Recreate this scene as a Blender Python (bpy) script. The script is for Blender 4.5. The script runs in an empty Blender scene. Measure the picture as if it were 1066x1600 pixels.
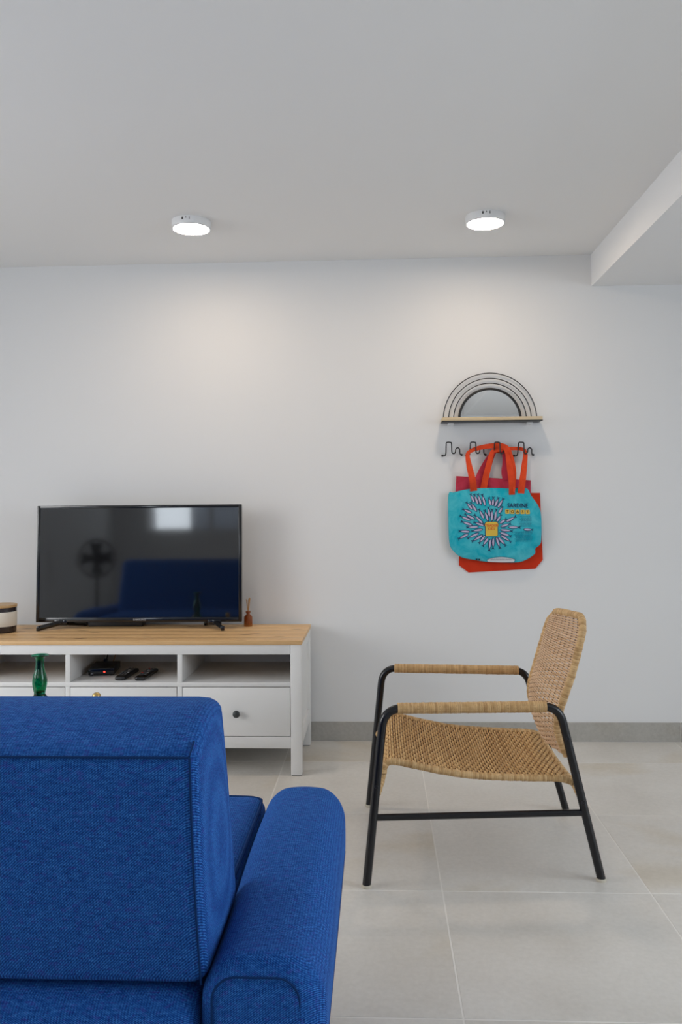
import bpy, bmesh, math, random
from mathutils import Vector, Matrix
random.seed(7)
scene = bpy.context.scene
COL = scene.collection
PI = math.pi

# ------------------------------------------------------------------ camera
cam_d = bpy.data.cameras.new('camera'); cam = bpy.data.objects.new('camera', cam_d); COL.objects.link(cam)
cr = Vector((0.99897039, 0.04450936, -0.00877882)); cu = Vector((0.01029112, -0.03386263, 0.99937351)); cf = Vector((-0.0441842, 0.9984349, 0.03428582))
cam.matrix_world = Matrix(((cr.x, cu.x, -cf.x, 0), (cr.y, cu.y, -cf.y, 0), (cr.z, cu.z, -cf.z, 1.137), (0, 0, 0, 1)))
cam_d.sensor_fit = 'VERTICAL'; cam_d.sensor_height = 36; cam_d.sensor_width = 24
cam_d.lens = 1293.29 / 1600 * 36; cam_d.shift_y = -(800 - 740.65) / 1600; cam_d.clip_start = .05
scene.camera = cam
# ------------------------------------------------------------------ world, daylight, exposure
world = bpy.data.worlds.new('sky'); scene.world = world; world.use_nodes = True
bg = world.node_tree.nodes['Background']; bg.inputs[0].default_value = (.78, .88, 1, 1); bg.inputs[1].default_value = 1.2
vs = scene.view_settings
vs.view_transform = 'Standard'; vs.look = 'None'; vs.exposure = -0.06; vs.gamma = 1; vs.use_curve_mapping = False

def area(name, loc, rot, sx, sy, power, col):
    l = bpy.data.lights.new(name, 'AREA'); l.shape = 'RECTANGLE'; l.size = sx; l.size_y = sy; l.energy = power; l.color = col
    o = bpy.data.objects.new(name, l); COL.objects.link(o); o.location = loc; o.rotation_euler = rot; return o
# sky light falling in through the glazed doors of the side walls and the window of the rear wall
DOWN = math.radians(52)
area('daylight_door_left', (-3.75, 1.50, 1.75), (0, -DOWN, 0), 2.2, 2.2, 104, (1, .985, .97))
area('daylight_door_right', (3.65, 1.10, 1.75), (0, DOWN, 0), 2.2, 2.4, 88, (.82, .91, 1))
area('daylight_window', (-1.95, -2.25, 1.62), (math.radians(80), 0, 0), 1.5, 1.1, 30, (.85, .93, 1))

# ------------------------------------------------------------------ helpers
ORG = {}
def mesh_of(bm, name, smooth):
    bmesh.ops.recalc_face_normals(bm, faces=bm.faces)
    me = bpy.data.meshes.new(name); bm.to_mesh(me); bm.free()
    if smooth:
        for p in me.polygons: p.use_smooth = True
        if smooth != 'all':
            me.set_sharp_from_angle(angle=math.radians(40))
    return me
def obj(name, bm, mat, parent=None, smooth=True, base=None):
    """link one mesh object; coordinates are given in the room unless the parent is a local one"""
    mats = mat if isinstance(mat, (list, tuple)) else [mat]
    org = ORG.get(parent.name, Vector()) if parent else Vector(base or (0, 0, 0))
    if org.length: bmesh.ops.translate(bm, verts=bm.verts, vec=-org)
    me = mesh_of(bm, name, smooth)
    for m in mats: me.materials.append(m)
    o = bpy.data.objects.new(name, me); COL.objects.link(o)
    if parent: o.parent = parent; ORG[o.name] = org
    else: o.location = org; ORG[o.name] = org
    return o
def tag(o, label, cat, group=None):
    o['label'] = label; o['category'] = cat
    if group: o['group'] = group
    return o
def thing(name, label, cat, loc=(0, 0, 0), rz=0, group=None, local=False):
    o = bpy.data.objects.new(name, None); COL.objects.link(o); o.empty_display_size = .05
    o.location = loc; o.rotation_euler = (0, 0, rz); ORG[o.name] = Vector() if local else Vector(loc)
    return tag(o, label, cat, group)
def struct(o): o['kind'] = 'structure'; return o
def B(): return bmesh.new()
def box(bm, x0, x1, y0, y1, z0, z1, bev=0, seg=2, mi=0):
    m = Matrix.Translation(((x0+x1)/2, (y0+y1)/2, (z0+z1)/2)) @ Matrix.Diagonal((x1-x0, y1-y0, z1-z0, 1))
    g = bmesh.ops.create_cube(bm, size=1, matrix=m)
    es = list({e for v in g['verts'] for e in v.link_edges}); fs = list({f for v in g['verts'] for f in v.link_faces})
    for f in fs: f.material_index = mi
    if bev: bmesh.ops.bevel(bm, geom=es, offset=bev, segments=seg, profile=.5, affect='EDGES', clamp_overlap=True, material=-1)
    return bm
def frames(pts, closed=False):
    n = len(pts); T = []
    for i in range(n):
        a = pts[(i-1) % n] if (closed or i > 0) else pts[i]; b = pts[(i+1) % n] if (closed or i < n-1) else pts[i]
        T.append((b-a).normalized())
    up = Vector((0, 0, 1)) if abs(T[0].z) < .9 else Vector((1, 0, 0))
    N = [(up - T[0]*up.dot(T[0])).normalized()]
    for i in range(1, n):
        v = N[-1] - T[i]*N[-1].dot(T[i]); N.append(v.normalized() if v.length > 1e-6 else N[-1])
    return T, N
def tube(bm, pts, r, n=10, closed=False, caps=True, flat=1.0, mi=0):
    pts = [Vector(p) for p in pts]; T, N = frames(pts, closed); rings = []
    for i, p in enumerate(pts):
        rr = r[i] if isinstance(r, (list, tuple)) else r; b = T[i].cross(N[i])
        rings.append([bm.verts.new(p + N[i]*(math.cos(2*PI*k/n)*rr*flat) + b*(math.sin(2*PI*k/n)*rr)) for k in range(n)])
    m = len(rings)
    for i in range(m if closed else m-1):
        a, c = rings[i], rings[(i+1) % m]
        for k in range(n):
            f = bm.faces.new((a[k], a[(k+1) % n], c[(k+1) % n], c[k])); f.material_index = mi
    if caps and not closed:
        bm.faces.new(rings[0]).material_index = mi; bm.faces.new(rings[-1][::-1]).material_index = mi
    return bm
def crom(pts, k=6, closed=False):
    P = [Vector(p) for p in pts]; n = len(P); out = []
    for i in range(n if closed else n-1):
        g = lambda j: P[j % n] if closed else P[max(0, min(n-1, j))]
        p0, p1, p2, p3 = g(i-1), g(i), g(i+1), g(i+2)
        for s in range(k):
            t = s/k
            out.append(.5*((2*p1) + (p2-p0)*t + (2*p0-5*p1+4*p2-p3)*t*t + (3*p1-p0-3*p2+p3)*t**3))
    if not closed: out.append(P[-1].copy())
    return out
def resample(pts, step):
    P = [Vector(p) for p in pts]; L = [0]
    for a, b in zip(P, P[1:]): L.append(L[-1] + (b-a).length)
    n = max(1, round(L[-1]/step)); out = []; j = 0
    for i in range(n+1):
        s = L[-1]*i/n
        while j < len(P)-2 and L[j+1] < s: j += 1
        out.append(P[j].lerp(P[j+1], (s-L[j])/max(1e-9, L[j+1]-L[j])))
    return out
def fillet(pts, r, k=6):
    """polyline with rounded corners"""
    P = [Vector(p) for p in pts]; out = [P[0]]
    for a, b, c in zip(P, P[1:], P[2:]):
        u = (a-b).normalized(); v = (c-b).normalized(); ang = u.angle(v); d = min(r/math.tan(ang/2), .49*(a-b).length, .49*(c-b).length)
        p1, p2 = b+u*d, b+v*d
        for i in range(k+1):
            t = i/k; out.append((1-t)**2*p1 + 2*t*(1-t)*b + t*t*p2)
    out.append(P[-1]); return out
def lathe(bm, prof, c=(0, 0, 0), n=32, axis='z', mi=0, captop=False, capbot=True):
    rings = []
    for r, h in prof:
        ring = []
        for k in range(n):
            a = 2*PI*k/n; x, y = r*math.cos(a), r*math.sin(a)
            v = (x, y, h) if axis == 'z' else ((x, h, y) if axis == 'y' else (h, x, y))
            ring.append(bm.verts.new(Vector(v) + Vector(c)))
        rings.append(ring)
    for a, b in zip(rings, rings[1:]):
        for k in range(n): bm.faces.new((a[k], a[(k+1) % n], b[(k+1) % n], b[k])).material_index = mi
    if capbot and prof[0][0] > 1e-6: bm.faces.new(rings[0]).material_index = mi
    if captop and prof[-1][0] > 1e-6: bm.faces.new(rings[-1]).material_index = mi
    return bm
def rbox(bm, lo, hi, r, fn=None, n=(24, 24, 24), mi=0):
    """soft block: a cube grid rounded with radius r (one per axis), then bent by fn(point, uvw)"""
    lo = Vector(lo); hi = Vector(hi); c = (lo+hi)/2; hs = (hi-lo)/2
    R = Vector(r if isinstance(r, (tuple, list)) else (r, r, r)); cache = {}
    def vert(i, j, k):
        key = (i, j, k)
        if key in cache: return cache[key]
        q = []
        for a, (ii, nn) in enumerate(zip((i, j, k), n)):
            # denser near the ends so that the rounding is smooth
            t = 2*ii/nn-1; t = math.sin(t*PI/2)*.55 + t*.45 if nn > 4 else t
            q.append(t*hs[a])
        q = Vector(q); inner = Vector([max(-(hs[a]-R[a]), min(hs[a]-R[a], q[a])) for a in range(3)])
        d = Vector([(q[a]-inner[a])/R[a] for a in range(3)])
        m = max(abs(x) for x in d)
        if m > 1e-9 and d.length > 1e-9: d = d*(m/d.length)
        p = inner + Vector([d[a]*R[a] for a in range(3)]); uvw = Vector([(p[a]+hs[a])/(2*hs[a]) for a in range(3)])
        p = p + c
        if fn: p = fn(p, uvw)
        cache[key] = bm.verts.new(p); return cache[key]
    nx, ny, nz = n
    def quad(a, b, cc, d): bm.faces.new((vert(*a), vert(*b), vert(*cc), vert(*d))).material_index = mi
    for i in range(nx):
        for j in range(ny):
            for k in (0, nz): quad((i, j, k), (i+1, j, k), (i+1, j+1, k), (i, j+1, k))
    for i in range(nx):
        for k in range(nz):
            for j in (0, ny): quad((i, j, k), (i+1, j, k), (i+1, j, k+1), (i, j, k+1))
    for j in range(ny):
        for k in range(nz):
            for i in (0, nx): quad((i, j, k), (i, j+1, k), (i, j+1, k+1), (i, j, k+1))
    return bm

# ------------------------------------------------------------------ materials
def mat(name, col, rough=.5, metal=0, spec=.5, **kw):
    m = bpy.data.materials.new(name); m.use_nodes = True; b = m.node_tree.nodes['Principled BSDF']
    b.inputs['Base Color'].default_value = (*col, 1); b.inputs['Roughness'].default_value = rough; b.inputs['Metallic'].default_value = metal
    b.inputs['Specular IOR Level'].default_value = spec
    for k, v in kw.items(): b.inputs[k.replace('_', ' ')].default_value = v
    return m
def nt(m): return m.node_tree.nodes, m.node_tree.links, m.node_tree.nodes['Principled BSDF']
def N(m, t, **kw):
    n = m.node_tree.nodes.new(t)
    for k, v in kw.items():
        if k in n.inputs: n.inputs[k].default_value = v
        else: setattr(n, k, v)
    return n
def ramp(m, src, stops):
    r = m.node_tree.nodes.new('ShaderNodeValToRGB'); e = r.color_ramp.elements
    while len(e) < len(stops): e.new(.5)
    for el, (p, c) in zip(e, stops): el.position = p; el.color = (*c, 1) if len(c) == 3 else c
    m.node_tree.links.new(src, r.inputs[0]); return r
def coords(m, scale=(1, 1, 1), kind='Object', rot=(0, 0, 0)):
    t = N(m, 'ShaderNodeTexCoord'); mp = N(m, 'ShaderNodeMapping'); mp.inputs['Scale'].default_value = scale; mp.inputs['Rotation'].default_value = rot
    m.node_tree.links.new(t.outputs[kind], mp.inputs[0]); return mp.outputs[0]
def bump(m, src, strength=.2, dist=.002):
    b = N(m, 'ShaderNodeBump'); b.inputs['Strength'].default_value = strength; b.inputs['Distance'].default_value = dist
    m.node_tree.links.new(src, b.inputs['Height']); m.node_tree.links.new(b.outputs[0], m.node_tree.nodes['Principled BSDF'].inputs['Normal'])
def mixc(m, fac, a, b, mode='MIX'):
    x = N(m, 'ShaderNodeMix'); x.data_type = 'RGBA'; x.blend_type = mode
    for s, v in ((x.inputs[0], fac), (x.inputs[6], a), (x.inputs[7], b)):
        if isinstance(v, (int, float)): s.default_value = v
        elif isinstance(v, tuple): s.default_value = (*v, 1)
        else: m.node_tree.links.new(v, s)
    return x.outputs[2]
def math_n(m, op, a, b):
    x = N(m, 'ShaderNodeMath'); x.operation = op
    for s, v in ((x.inputs[0], a), (x.inputs[1], b)):
        if isinstance(v, (int, float)): s.default_value = v
        else: m.node_tree.links.new(v, s)
    return x.outputs[0]
def noise(m, vec, scale, detail=4, rough=.55, dist=0):
    n = N(m, 'ShaderNodeTexNoise'); n.inputs['Scale'].default_value = scale; n.inputs['Detail'].default_value = detail
    n.inputs['Roughness'].default_value = rough; n.inputs['Distortion'].default_value = dist
    m.node_tree.links.new(vec, n.inputs['Vector']); return n.outputs['Fac']
def setcol(m, out, inp='Base Color'): m.node_tree.links.new(out, m.node_tree.nodes['Principled BSDF'].inputs[inp])

def paint(name, col):
    m = mat(name, col, .65, spec=.3); c = coords(m)
    bump(m, noise(m, c, 220, 3), .06, .001); return m
M_wall = paint('wall_paint', (.74, .74, .74)); M_ceil = paint('ceiling_paint', (.86, .86, .855)); M_beam = paint('beam_paint', (.84, .84, .84))

def tile_mat(name, a, b, stain, rough):
    m = mat(name, a, rough, spec=.45)
    oi = N(m, 'ShaderNodeObjectInfo'); t = N(m, 'ShaderNodeTexCoord')
    mul = math_n(m, 'MULTIPLY', oi.outputs['Random'], 37.0); cmb = N(m, 'ShaderNodeCombineXYZ')
    for i in range(3): m.node_tree.links.new(mul, cmb.inputs[i])
    add = N(m, 'ShaderNodeVectorMath'); add.operation = 'ADD'
    m.node_tree.links.new(t.outputs['Object'], add.inputs[0]); m.node_tree.links.new(cmb.outputs[0], add.inputs[1]); v = add.outputs[0]
    n1 = noise(m, v, 3.2, 6, .6, .4); r1 = ramp(m, n1, [(.32, a), (.68, b)])
    n2 = noise(m, v, 1.7, 3, .5, .6); s = ramp(m, n2, [(.56, (0, 0, 0)), (.76, (1, 1, 1))])
    c = mixc(m, math_n(m, 'MULTIPLY', s.outputs[0], .85), r1.outputs[0], stain)
    n3 = noise(m, v, 70, 4); c2 = mixc(m, .10, c, ramp(m, n3, [(.3, (.25, .24, .22)), (.7, (.8, .78, .75))]).outputs[0])
    setcol(m, c2); setcol(m, ramp(m, n1, [(.3, (rough-.06,)*3), (.7, (rough+.08,)*3)]).outputs[0], 'Roughness')
    bump(m, n3, .05, .0006); return m
M_tile = tile_mat('floor_tile', (.63, .595, .54), (.72, .69, .64), (.55, .46, .32), .34)
M_base = tile_mat('baseboard_tile', (.34, .325, .295), (.42, .405, .37), (.33, .29, .22), .42)
M_grout = mat('grout', (.80, .77, .72), .9)

def wood(name, a, b, dark, knots=True, ax=0, sc=1.0):
    m = mat(name, a, .42, spec=.4)
    s = [34*sc]*3; s[ax] = 1.6*sc
    c = coords(m, tuple(s)); n1 = noise(m, c, 1.3, 5, .6, 1.2)
    r = ramp(m, n1, [(.28, a), (.5, b), (.72, a)])
    out = r.outputs[0]
    if knots:
        s2 = [26]*3; s2[ax] = 7.5
        c2 = coords(m, tuple(s2)); v = N(m, 'ShaderNodeTexVoronoi'); v.inputs['Scale'].default_value = .75; v.inputs['Randomness'].default_value = 1
        m.node_tree.links.new(c2, v.inputs['Vector'])
        out = mixc(m, ramp(m, v.outputs['Distance'], [(.09, (.85, .85, .85)), (.20, (0, 0, 0))]).outputs[0], out, dark)
    oi = N(m, 'ShaderNodeObjectInfo'); out = mixc(m, 1.0, out, ramp(m, oi.outputs['Random'], [(0, (.86, .84, .80)), (1, (1, 1, 1))]).outputs[0], 'MULTIPLY')
    setcol(m, out); bump(m, n1, .05, .001); return m
M_pine = wood('pine', (.66, .40, .175), (.80, .52, .26), (.16, .065, .025))
M_lightwood = wood('light_wood', (.62, .49, .30), (.70, .57, .38), (.3, .2, .1), False)
M_lidwood = wood('lid_wood', (.50, .32, .15), (.60, .40, .2), (.3, .2, .1), False)
M_tablewood = wood('walnut', (.16, .08, .04), (.22, .12, .06), (.05, .03, .02), False)
M_white = mat('white_lacquer', (.77, .765, .75), .42, spec=.4); bump(M_white, noise(M_white, coords(M_white, (40, 40, 6)), 2.0, 4), .03, .001)
M_black = mat('black_metal', (.006, .006, .008), .24, spec=.45)
M_wire = mat('black_wire', (.012, .012, .013), .45)
M_knob = mat('grey_knob', (.045, .052, .055), .42, .3)
M_tvframe = mat('gloss_black_plastic', (.006, .006, .007), .12, spec=.6)
M_screen = mat('television_glass', (.004, .004, .005), .055, IOR=1.9)
M_plastic = mat('black_plastic', (.012, .012, .013), .4)
M_button = mat('dark_grey_rubber', (.06, .06, .065), .6)
M_redbtn = mat('red_button', (.45, .02, .015), .5)
M_led = mat('red_led', (.5, .01, .01), .4, Emission_Color=(1, .05, .03, 1), Emission_Strength=3.0)
M_silver = mat('silver_print', (.35, .35, .36), .4)
M_mirror = mat('mirror_glass', (.92, .92, .91), .02, 1.0)
M_glide = mat('pale_plastic', (.55, .50, .40), .6)
M_bolt = mat('dark_bolt', (.03, .03, .035), .3, .6)
M_gap = mat('vent_dark', (.03, .03, .03), .8)
M_lampbody = mat('lamp_white', (.80, .80, .80), .4)
M_diff = mat('lamp_diffuser', (.9, .9, .88), .5, Emission_Color=(1, .80, .60, 1), Emission_Strength=72.0)
M_paper = mat('cream_label', (.70, .66, .58), .7)
M_jar = mat('dark_jar', (.022, .015, .016), .18, spec=.6)
M_reed = mat('reed', (.50, .27, .10), .7)
M_brass = mat('brass', (.55, .38, .14), .3, .9)
M_rubber = mat('black_cable', (.012, .012, .012), .5)
M_amber = mat('amber_glass', (.62, .22, .04), .05, Transmission_Weight=.85, IOR=1.45)
M_green = mat('green_glass', (.0, .38, .21), .02, Transmission_Weight=1.0, IOR=1.42)
M_greenrim = M_green

M_blind = bpy.data.materials.new('white_blind'); M_blind.use_nodes = True
_n = M_blind.node_tree.nodes; _n.remove(_n['Principled BSDF']); _t = _n.new('ShaderNodeBsdfTranslucent'); _d = _n.new('ShaderNodeBsdfDiffuse'); _m = _n.new('ShaderNodeMixShader')
_t.inputs[0].default_value = (.75, .8, .88, 1); _d.inputs[0].default_value = (.8, .8, .8, 1); _m.inputs[0].default_value = .3
_l = M_blind.node_tree.links; _l.new(_d.outputs[0], _m.inputs[1]); _l.new(_t.outputs[0], _m.inputs[2]); _l.new(_m.outputs[0], _n['Material Output'].inputs[0])

def fabric(name, deep, mid, light, speck):
    m = mat(name, mid, .85, spec=.15, Sheen_Weight=.02, Sheen_Roughness=.4)
    m.node_tree.nodes['Principled BSDF'].inputs['Sheen Tint'].default_value = (.4, .6, 1, 1)
    t = N(m, 'ShaderNodeTexCoord'); sp = N(m, 'ShaderNodeSeparateXYZ'); m.node_tree.links.new(t.outputs['Object'], sp.inputs[0])
    yz = math_n(m, 'ADD', sp.outputs[1], sp.outputs[2])
    warp = noise(m, t.outputs['Object'], 45, 3)
    def band(src, k, off):
        a = math_n(m, 'MULTIPLY', src, k); b = math_n(m, 'ADD', a, math_n(m, 'MULTIPLY', warp, off)); return math_n(m, 'SINE', b, 0)
    diag = math_n(m, 'SUBTRACT', math_n(m, 'MULTIPLY', sp.outputs[0], .75), yz)
    w1 = band(diag, 2*PI/.0034, 7.0); w2 = band(sp.outputs[0], 2*PI/.0042, 4.0)
    wv = math_n(m, 'ADD', math_n(m, 'MULTIPLY', w1, .75), math_n(m, 'MULTIPLY', w2, .25)); wv = math_n(m, 'MULTIPLY_ADD' if False else 'ADD', math_n(m, 'MULTIPLY', wv, .5), .5)
    c = coords(m, (75, 330, 330)); slub = noise(m, c, 1.0, 3, .6)
    c3 = coords(m, (300, 300, 300)); fine = noise(m, c3, 1.0, 2, .6)
    h = math_n(m, 'ADD', math_n(m, 'MULTIPLY', wv, .48), math_n(m, 'ADD', math_n(m, 'MULTIPLY', slub, .65), math_n(m, 'MULTIPLY', fine, .45)))
    h2 = math_n(m, 'MULTIPLY', h, .62)
    r = ramp(m, h2, [(.30, deep), (.50, mid), (.70, light)])
    big = noise(m, coords(m, (9, 9, 9)), 1, 4)
    pk = ramp(m, noise(m, coords(m, (90, 160, 160)), 1.0, 2), [(.55, (0, 0, 0)), (.68, (1, 1, 1))])
    o = mixc(m, math_n(m, 'MULTIPLY', pk.outputs[0], .35), r.outputs[0], speck)
    setcol(m, o); bump(m, h, .55, .0014); return m
M_blue = fabric('blue_woven_fabric', (.002, .022, .125), (.007, .080, .350), (.060, .250, .66), (.050, .032, .29))
M_seam = mat('blue_piping', (.006, .034, .13), .85, spec=.1)

def rattan(name, a, b, c, rough=.48):
    m = mat(name, a, rough, spec=.4); g = N(m, 'ShaderNodeNewGeometry')
    r = ramp(m, g.outputs['Random Per Island'], [(0, a), (.45, b), (.8, c), (1, b)])
    n = noise(m, coords(m, (60, 60, 60)), 1.0, 4); o = mixc(m, .35, r.outputs[0], ramp(m, n, [(.3, tuple(x*.55 for x in a)), (.7, c)]).outputs[0], 'MIX')
    setcol(m, o); bump(m, n, .15, .001); return m
M_weave = rattan('rattan_weave', (.50, .28, .105), (.60, .36, .145), (.70, .45, .20))
M_weaveback = rattan('rattan_weave_pale', (.62, .39, .215), (.70, .46, .275), (.78, .54, .34))
M_wrap = rattan('rattan_wrap', (.42, .235, .085), (.62, .385, .165), (.74, .50, .25))
M_warp = mat('rattan_core_shaded', (.10, .048, .018), .7)  # rods coloured darker to paint in the shade in the holes of the weave

def cloth(name, a, b, rough=.8, sc=14):
    m = mat(name, a, rough, spec=.2); n = noise(m, coords(m), sc, 5, .6, .5)
    setcol(m, ramp(m, n, [(.35, a), (.7, b)]).outputs[0]); bump(m, noise(m, coords(m), 900, 2), .12, .001); return m
M_tote = cloth('turquoise_canvas', (.002, .37, .48), (.09, .52, .60))
M_red = cloth('orange_red_felt', (.56, .030, .008), (.66, .045, .012), .85, 8)
M_strap = cloth('orange_red_webbing', (.62, .050, .012), (.74, .075, .018), .7, 30)
M_pink = cloth('crimson_nonwoven', (.42, .022, .045), (.58, .05, .10), .6, 10)
M_inknavy = mat('navy_ink', (.006, .025, .10), .8); M_fish = mat('lavender_ink', (.46, .42, .58), .8)
M_toast = mat('yellow_ink', (.66, .45, .06), .8); M_orange = mat('orange_ink', (.62, .05, .01), .8); M_inkblue = mat('teal_ink', (.0, .13, .22), .8)
M_inkwhite = mat('white_ink', (.70, .72, .74), .8); M_inkblack = mat('black_ink', (.01, .012, .03), .8)

# ------------------------------------------------------------------ the room
D = 3.989; H = 2.3165; XL, XR, YB = -3.1, 3.0, -1.95
floor = struct(obj('floor', box(B(), XL-.15, XR+.15, YB-.15, D+.15, -.12, -.0006), M_grout, smooth=False))
GX, GY, T, G = .1766, 3.6675, .6, .0022
cache = {}
def lines(o, lo, hi):
    k = math.floor((lo-o)/T); L = []
    while o + k*T < hi:
        a, b = max(lo, o+k*T), min(hi, o+(k+1)*T)
        if b-a > .02: L.append((a, b))
        k += 1
    return L
for xa, xb in lines(GX, XL, XR):
    for ya, yb in lines(GY, YB, D):
        w, d = round(xb-xa-2*G, 4), round(yb-ya-2*G, 4)
        if (w, d) not in cache:
            cache[(w, d)] = mesh_of(box(B(), -w/2, w/2, -d/2, d/2, -.010, 0, .0004, 1), 'tile', False); cache[(w, d)].materials.append(M_tile)
        t = bpy.data.objects.new('tile', cache[(w, d)]); COL.objects.link(t); t.parent = floor; t.location = ((xa+xb)/2, (ya+yb)/2, 0)
struct(obj('wall_far', box(B(), XL-.15, XR+.15, D, D+.15, 0, H+.15), M_wall, smooth=False))
bb = struct(obj('baseboard_far', box(B(), XL, XR, D-.009, D, 0, .0905), M_grout, smooth=False))
x = 1.405 - .6*8
while x < XR:
    a, b = max(XL, x+.0015), min(XR, x+.6-.0015)
    if b-a > .03: obj('tile', box(B(), a, b, D-.012, D-.006, .003, .0925, .001, 1), M_base, bb, smooth=False)
    x += .6
bm = B()   # left wall with the opening of a glazed door
box(bm, XL-.15, XL, YB, .40, 0, H); box(bm, XL-.15, XL, 2.60, D, 0, H); box(bm, XL-.15, XL, .40, 2.60, 2.15, H)
struct(obj('wall_left', bm, M_wall, smooth=False))
bm = B()   # right wall, the same
box(bm, XR, XR+.15, YB, -.1, 0, H); box(bm, XR, XR+.15, 2.3, D, 0, H); box(bm, XR, XR+.15, -.1, 2.3, 2.10, H)
struct(obj('wall_right', bm, M_wall, smooth=False))
bm = B()   # rear wall with a window
box(bm, XL-.15, -2.72, YB-.15, YB, 0, H); box(bm, -1.2, XR+.15, YB-.15, YB, 0, H); box(bm, -2.72, -1.2, YB-.15, YB, 0, 1.06); box(bm, -2.72, -1.2, YB-.15, YB, 2.10, H)
struct(obj('wall_rear', bm, M_wall, smooth=False))
def win_frame(name, a, b, z0, z1, axis, c):
    bm = B(); t = .05
    def bx(u0, u1, w0, w1):
        if axis == 'x': box(bm, c-.03, c+.03, u0, u1, w0, w1, .004)
        else: box(bm, u0, u1, c-.03, c+.03, w0, w1, .004)
    bx(a, a+t, z0, z1); bx(b-t, b, z0, z1); bx(a+t, b-t, z1-t, z1); bx(a+t, b-t, z0, z0+t); bx((a+b)/2-t/2, (a+b)/2+t/2, z0+t, z1-t)
    return struct(obj(name, bm, M_lampbody, smooth=False))
win_frame('door_1', .40, 2.60, 0, 2.15, 'x', XL-.08); win_frame('door_2', -.1, 2.3, 0, 2.10, 'x', XR+.08)
wf = win_frame('window_1', -2.72, -1.2, 1.06, 2.10, 'y', YB-.08)
obj('blind', box(B(), -2.22, -1.24, YB-.118, YB-.114, 1.10, 2.06), M_blind, wf, False)
struct(obj('ceiling', box(B(), XL-.15, XR+.15, YB-.15, D+.15, H, H+.15), M_ceil, smooth=False))
struct(obj('trim_1', box(B(), 1.0352, XR, YB, D, 2.1633, H), M_beam, smooth=False))

# ------------------------------------------------------------------ sofa
sofa = thing('sofa', 'deep blue woven fabric sofa seen from behind, with low padded arms', 'sofa', (-1.106, 1.6, 0))
SX0, SX1 = -1.955, -.257
def back_fn(p, q):
    u, v, w = q     # v: near -> far, w: bottom -> top
    n0, n1 = Vector((1.222, .430)), Vector((1.150, .787)); f0, f1 = Vector((1.50, .43)), Vector((1.385, .816))
    a = n0.lerp(n1, w); b = f0.lerp(f1, w); y, z = a.lerp(b, v)
    z += .022*math.sin(PI*min(1, max(0, v)))*w*w
    y -= .012*math.sin(PI*w)*(1-v)                       # the back panel is lightly stuffed
    x = p.x + (.010*math.sin(PI*v)*math.sin(PI*w) - .006*v*v*w)*(1 if u > .5 else -1)
    return Vector((x, y, z))
bk = obj('backrest', rbox(B(), (SX0, 0, 0), (SX1, .25, .36), (.030, .022, .022), back_fn, (48, 18, 24)), M_blue, sofa, 'all')
def seam(part, pts, r=.0026, closed=False): return obj('seam', tube(B(), pts, r, 6, closed), M_seam, part)
def bp(x, v, w, off=.0): 
    u = (x-SX0)/(SX1-SX0); q = back_fn(Vector((x, 0, 0)), (u, v, w)); return q + Vector((0, -off, 0))
seam(bk, [bp(SX0+.02+(SX1-.010-SX0-.02)*i/40, .012, .985) + Vector((0, 0, .001)) for i in range(41)], .0018)
seam(bk, [bp(SX1-.0085, .012, .985-.97*i/30) for i in range(31)], .0018)
seam(bk, [bp(SX1-.009, .012+.62*i/14, .992) for i in range(4)], .0014)
def frame_fn(p, q):
    return p + Vector((0, -.012*math.sin(PI*q[2])*(1-q[1]), 0))
obj('base', rbox(B(), (-1.95, 1.185, .12), (-.268, 1.93, .428), (.03, .05, .05), frame_fn, (30, 16, 14)), M_blue, sofa, 'all')
def seat_fn(p, q):
    p = p.copy(); p.z += .018*math.sin(PI*q[0])*math.sin(PI*q[1])*q[2]; return p
st = obj('seat', rbox(B(), (-1.945, 1.38, .30), (-.268, 1.985, .450), (.035, .045, .035), seat_fn, (40, 24, 10)), M_blue, sofa, 'all')
seam(st, crom([(-.277, 1.44, .441), (-.275, 1.6, .443), (-.275, 1.8, .443), (-.277, 1.93, .442), (-.292, 1.965, .441), (-.35, 1.972, .442), (-.6, 1.974, .443), (-1.2, 1.974, .443)], 6), .004)
def make_arm(x0, x1):
    def fn(p, q):
        p = p.copy(); u, v, w = q
        p.z += .012*math.sin(PI*u)*w + .006*v*w - .006*math.sin(PI*v*2.3)*w
        p.x += .004*math.sin(PI*w)*(1 if u > .5 else -1); return p
    a = obj('armrest', rbox(B(), (x0, 1.200, .285), (x1, 1.965, .468), (.052, .040, .058), fn, (26, 44, 22)), M_blue, sofa, 'all')
    y = 1.2035; r = .034; xa, xb, za, zb = x0+.018, x1-.033, .30, .457
    pts = []
    for cx, cz, a0 in ((xb-r, zb-r, 0), (xa+r, zb-r, PI/2)):
        for i in range(9):
            t = a0 + PI/2*i/8; pts.append((cx+r*math.cos(t), y, cz+r*math.sin(t)))
    seam(a, [(xb, y, za)] + pts + [(xa, y, za)], .0018)
    seam(a, [(x1+.0015, 1.26, .335), (x1+.003, 1.6, .345), (x1+.0015, 1.93, .335)], .002)
    return a
make_arm(-.264, -.086); make_arm(-2.126, -1.948)
for xa, xb in ((-.238, -.125), (-2.088, -1.975)): obj('arm_support', box(B(), xa, xb, 1.30, 1.86, .13, .30, .01), M_blue, sofa)
for x in (-.40, -1.81):
    for y in (1.30, 1.82): obj('leg', lathe(B(), [(.016, 0), (.024, .125)], (x, y, 0), 16, captop=True), M_tablewood, sofa)

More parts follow.
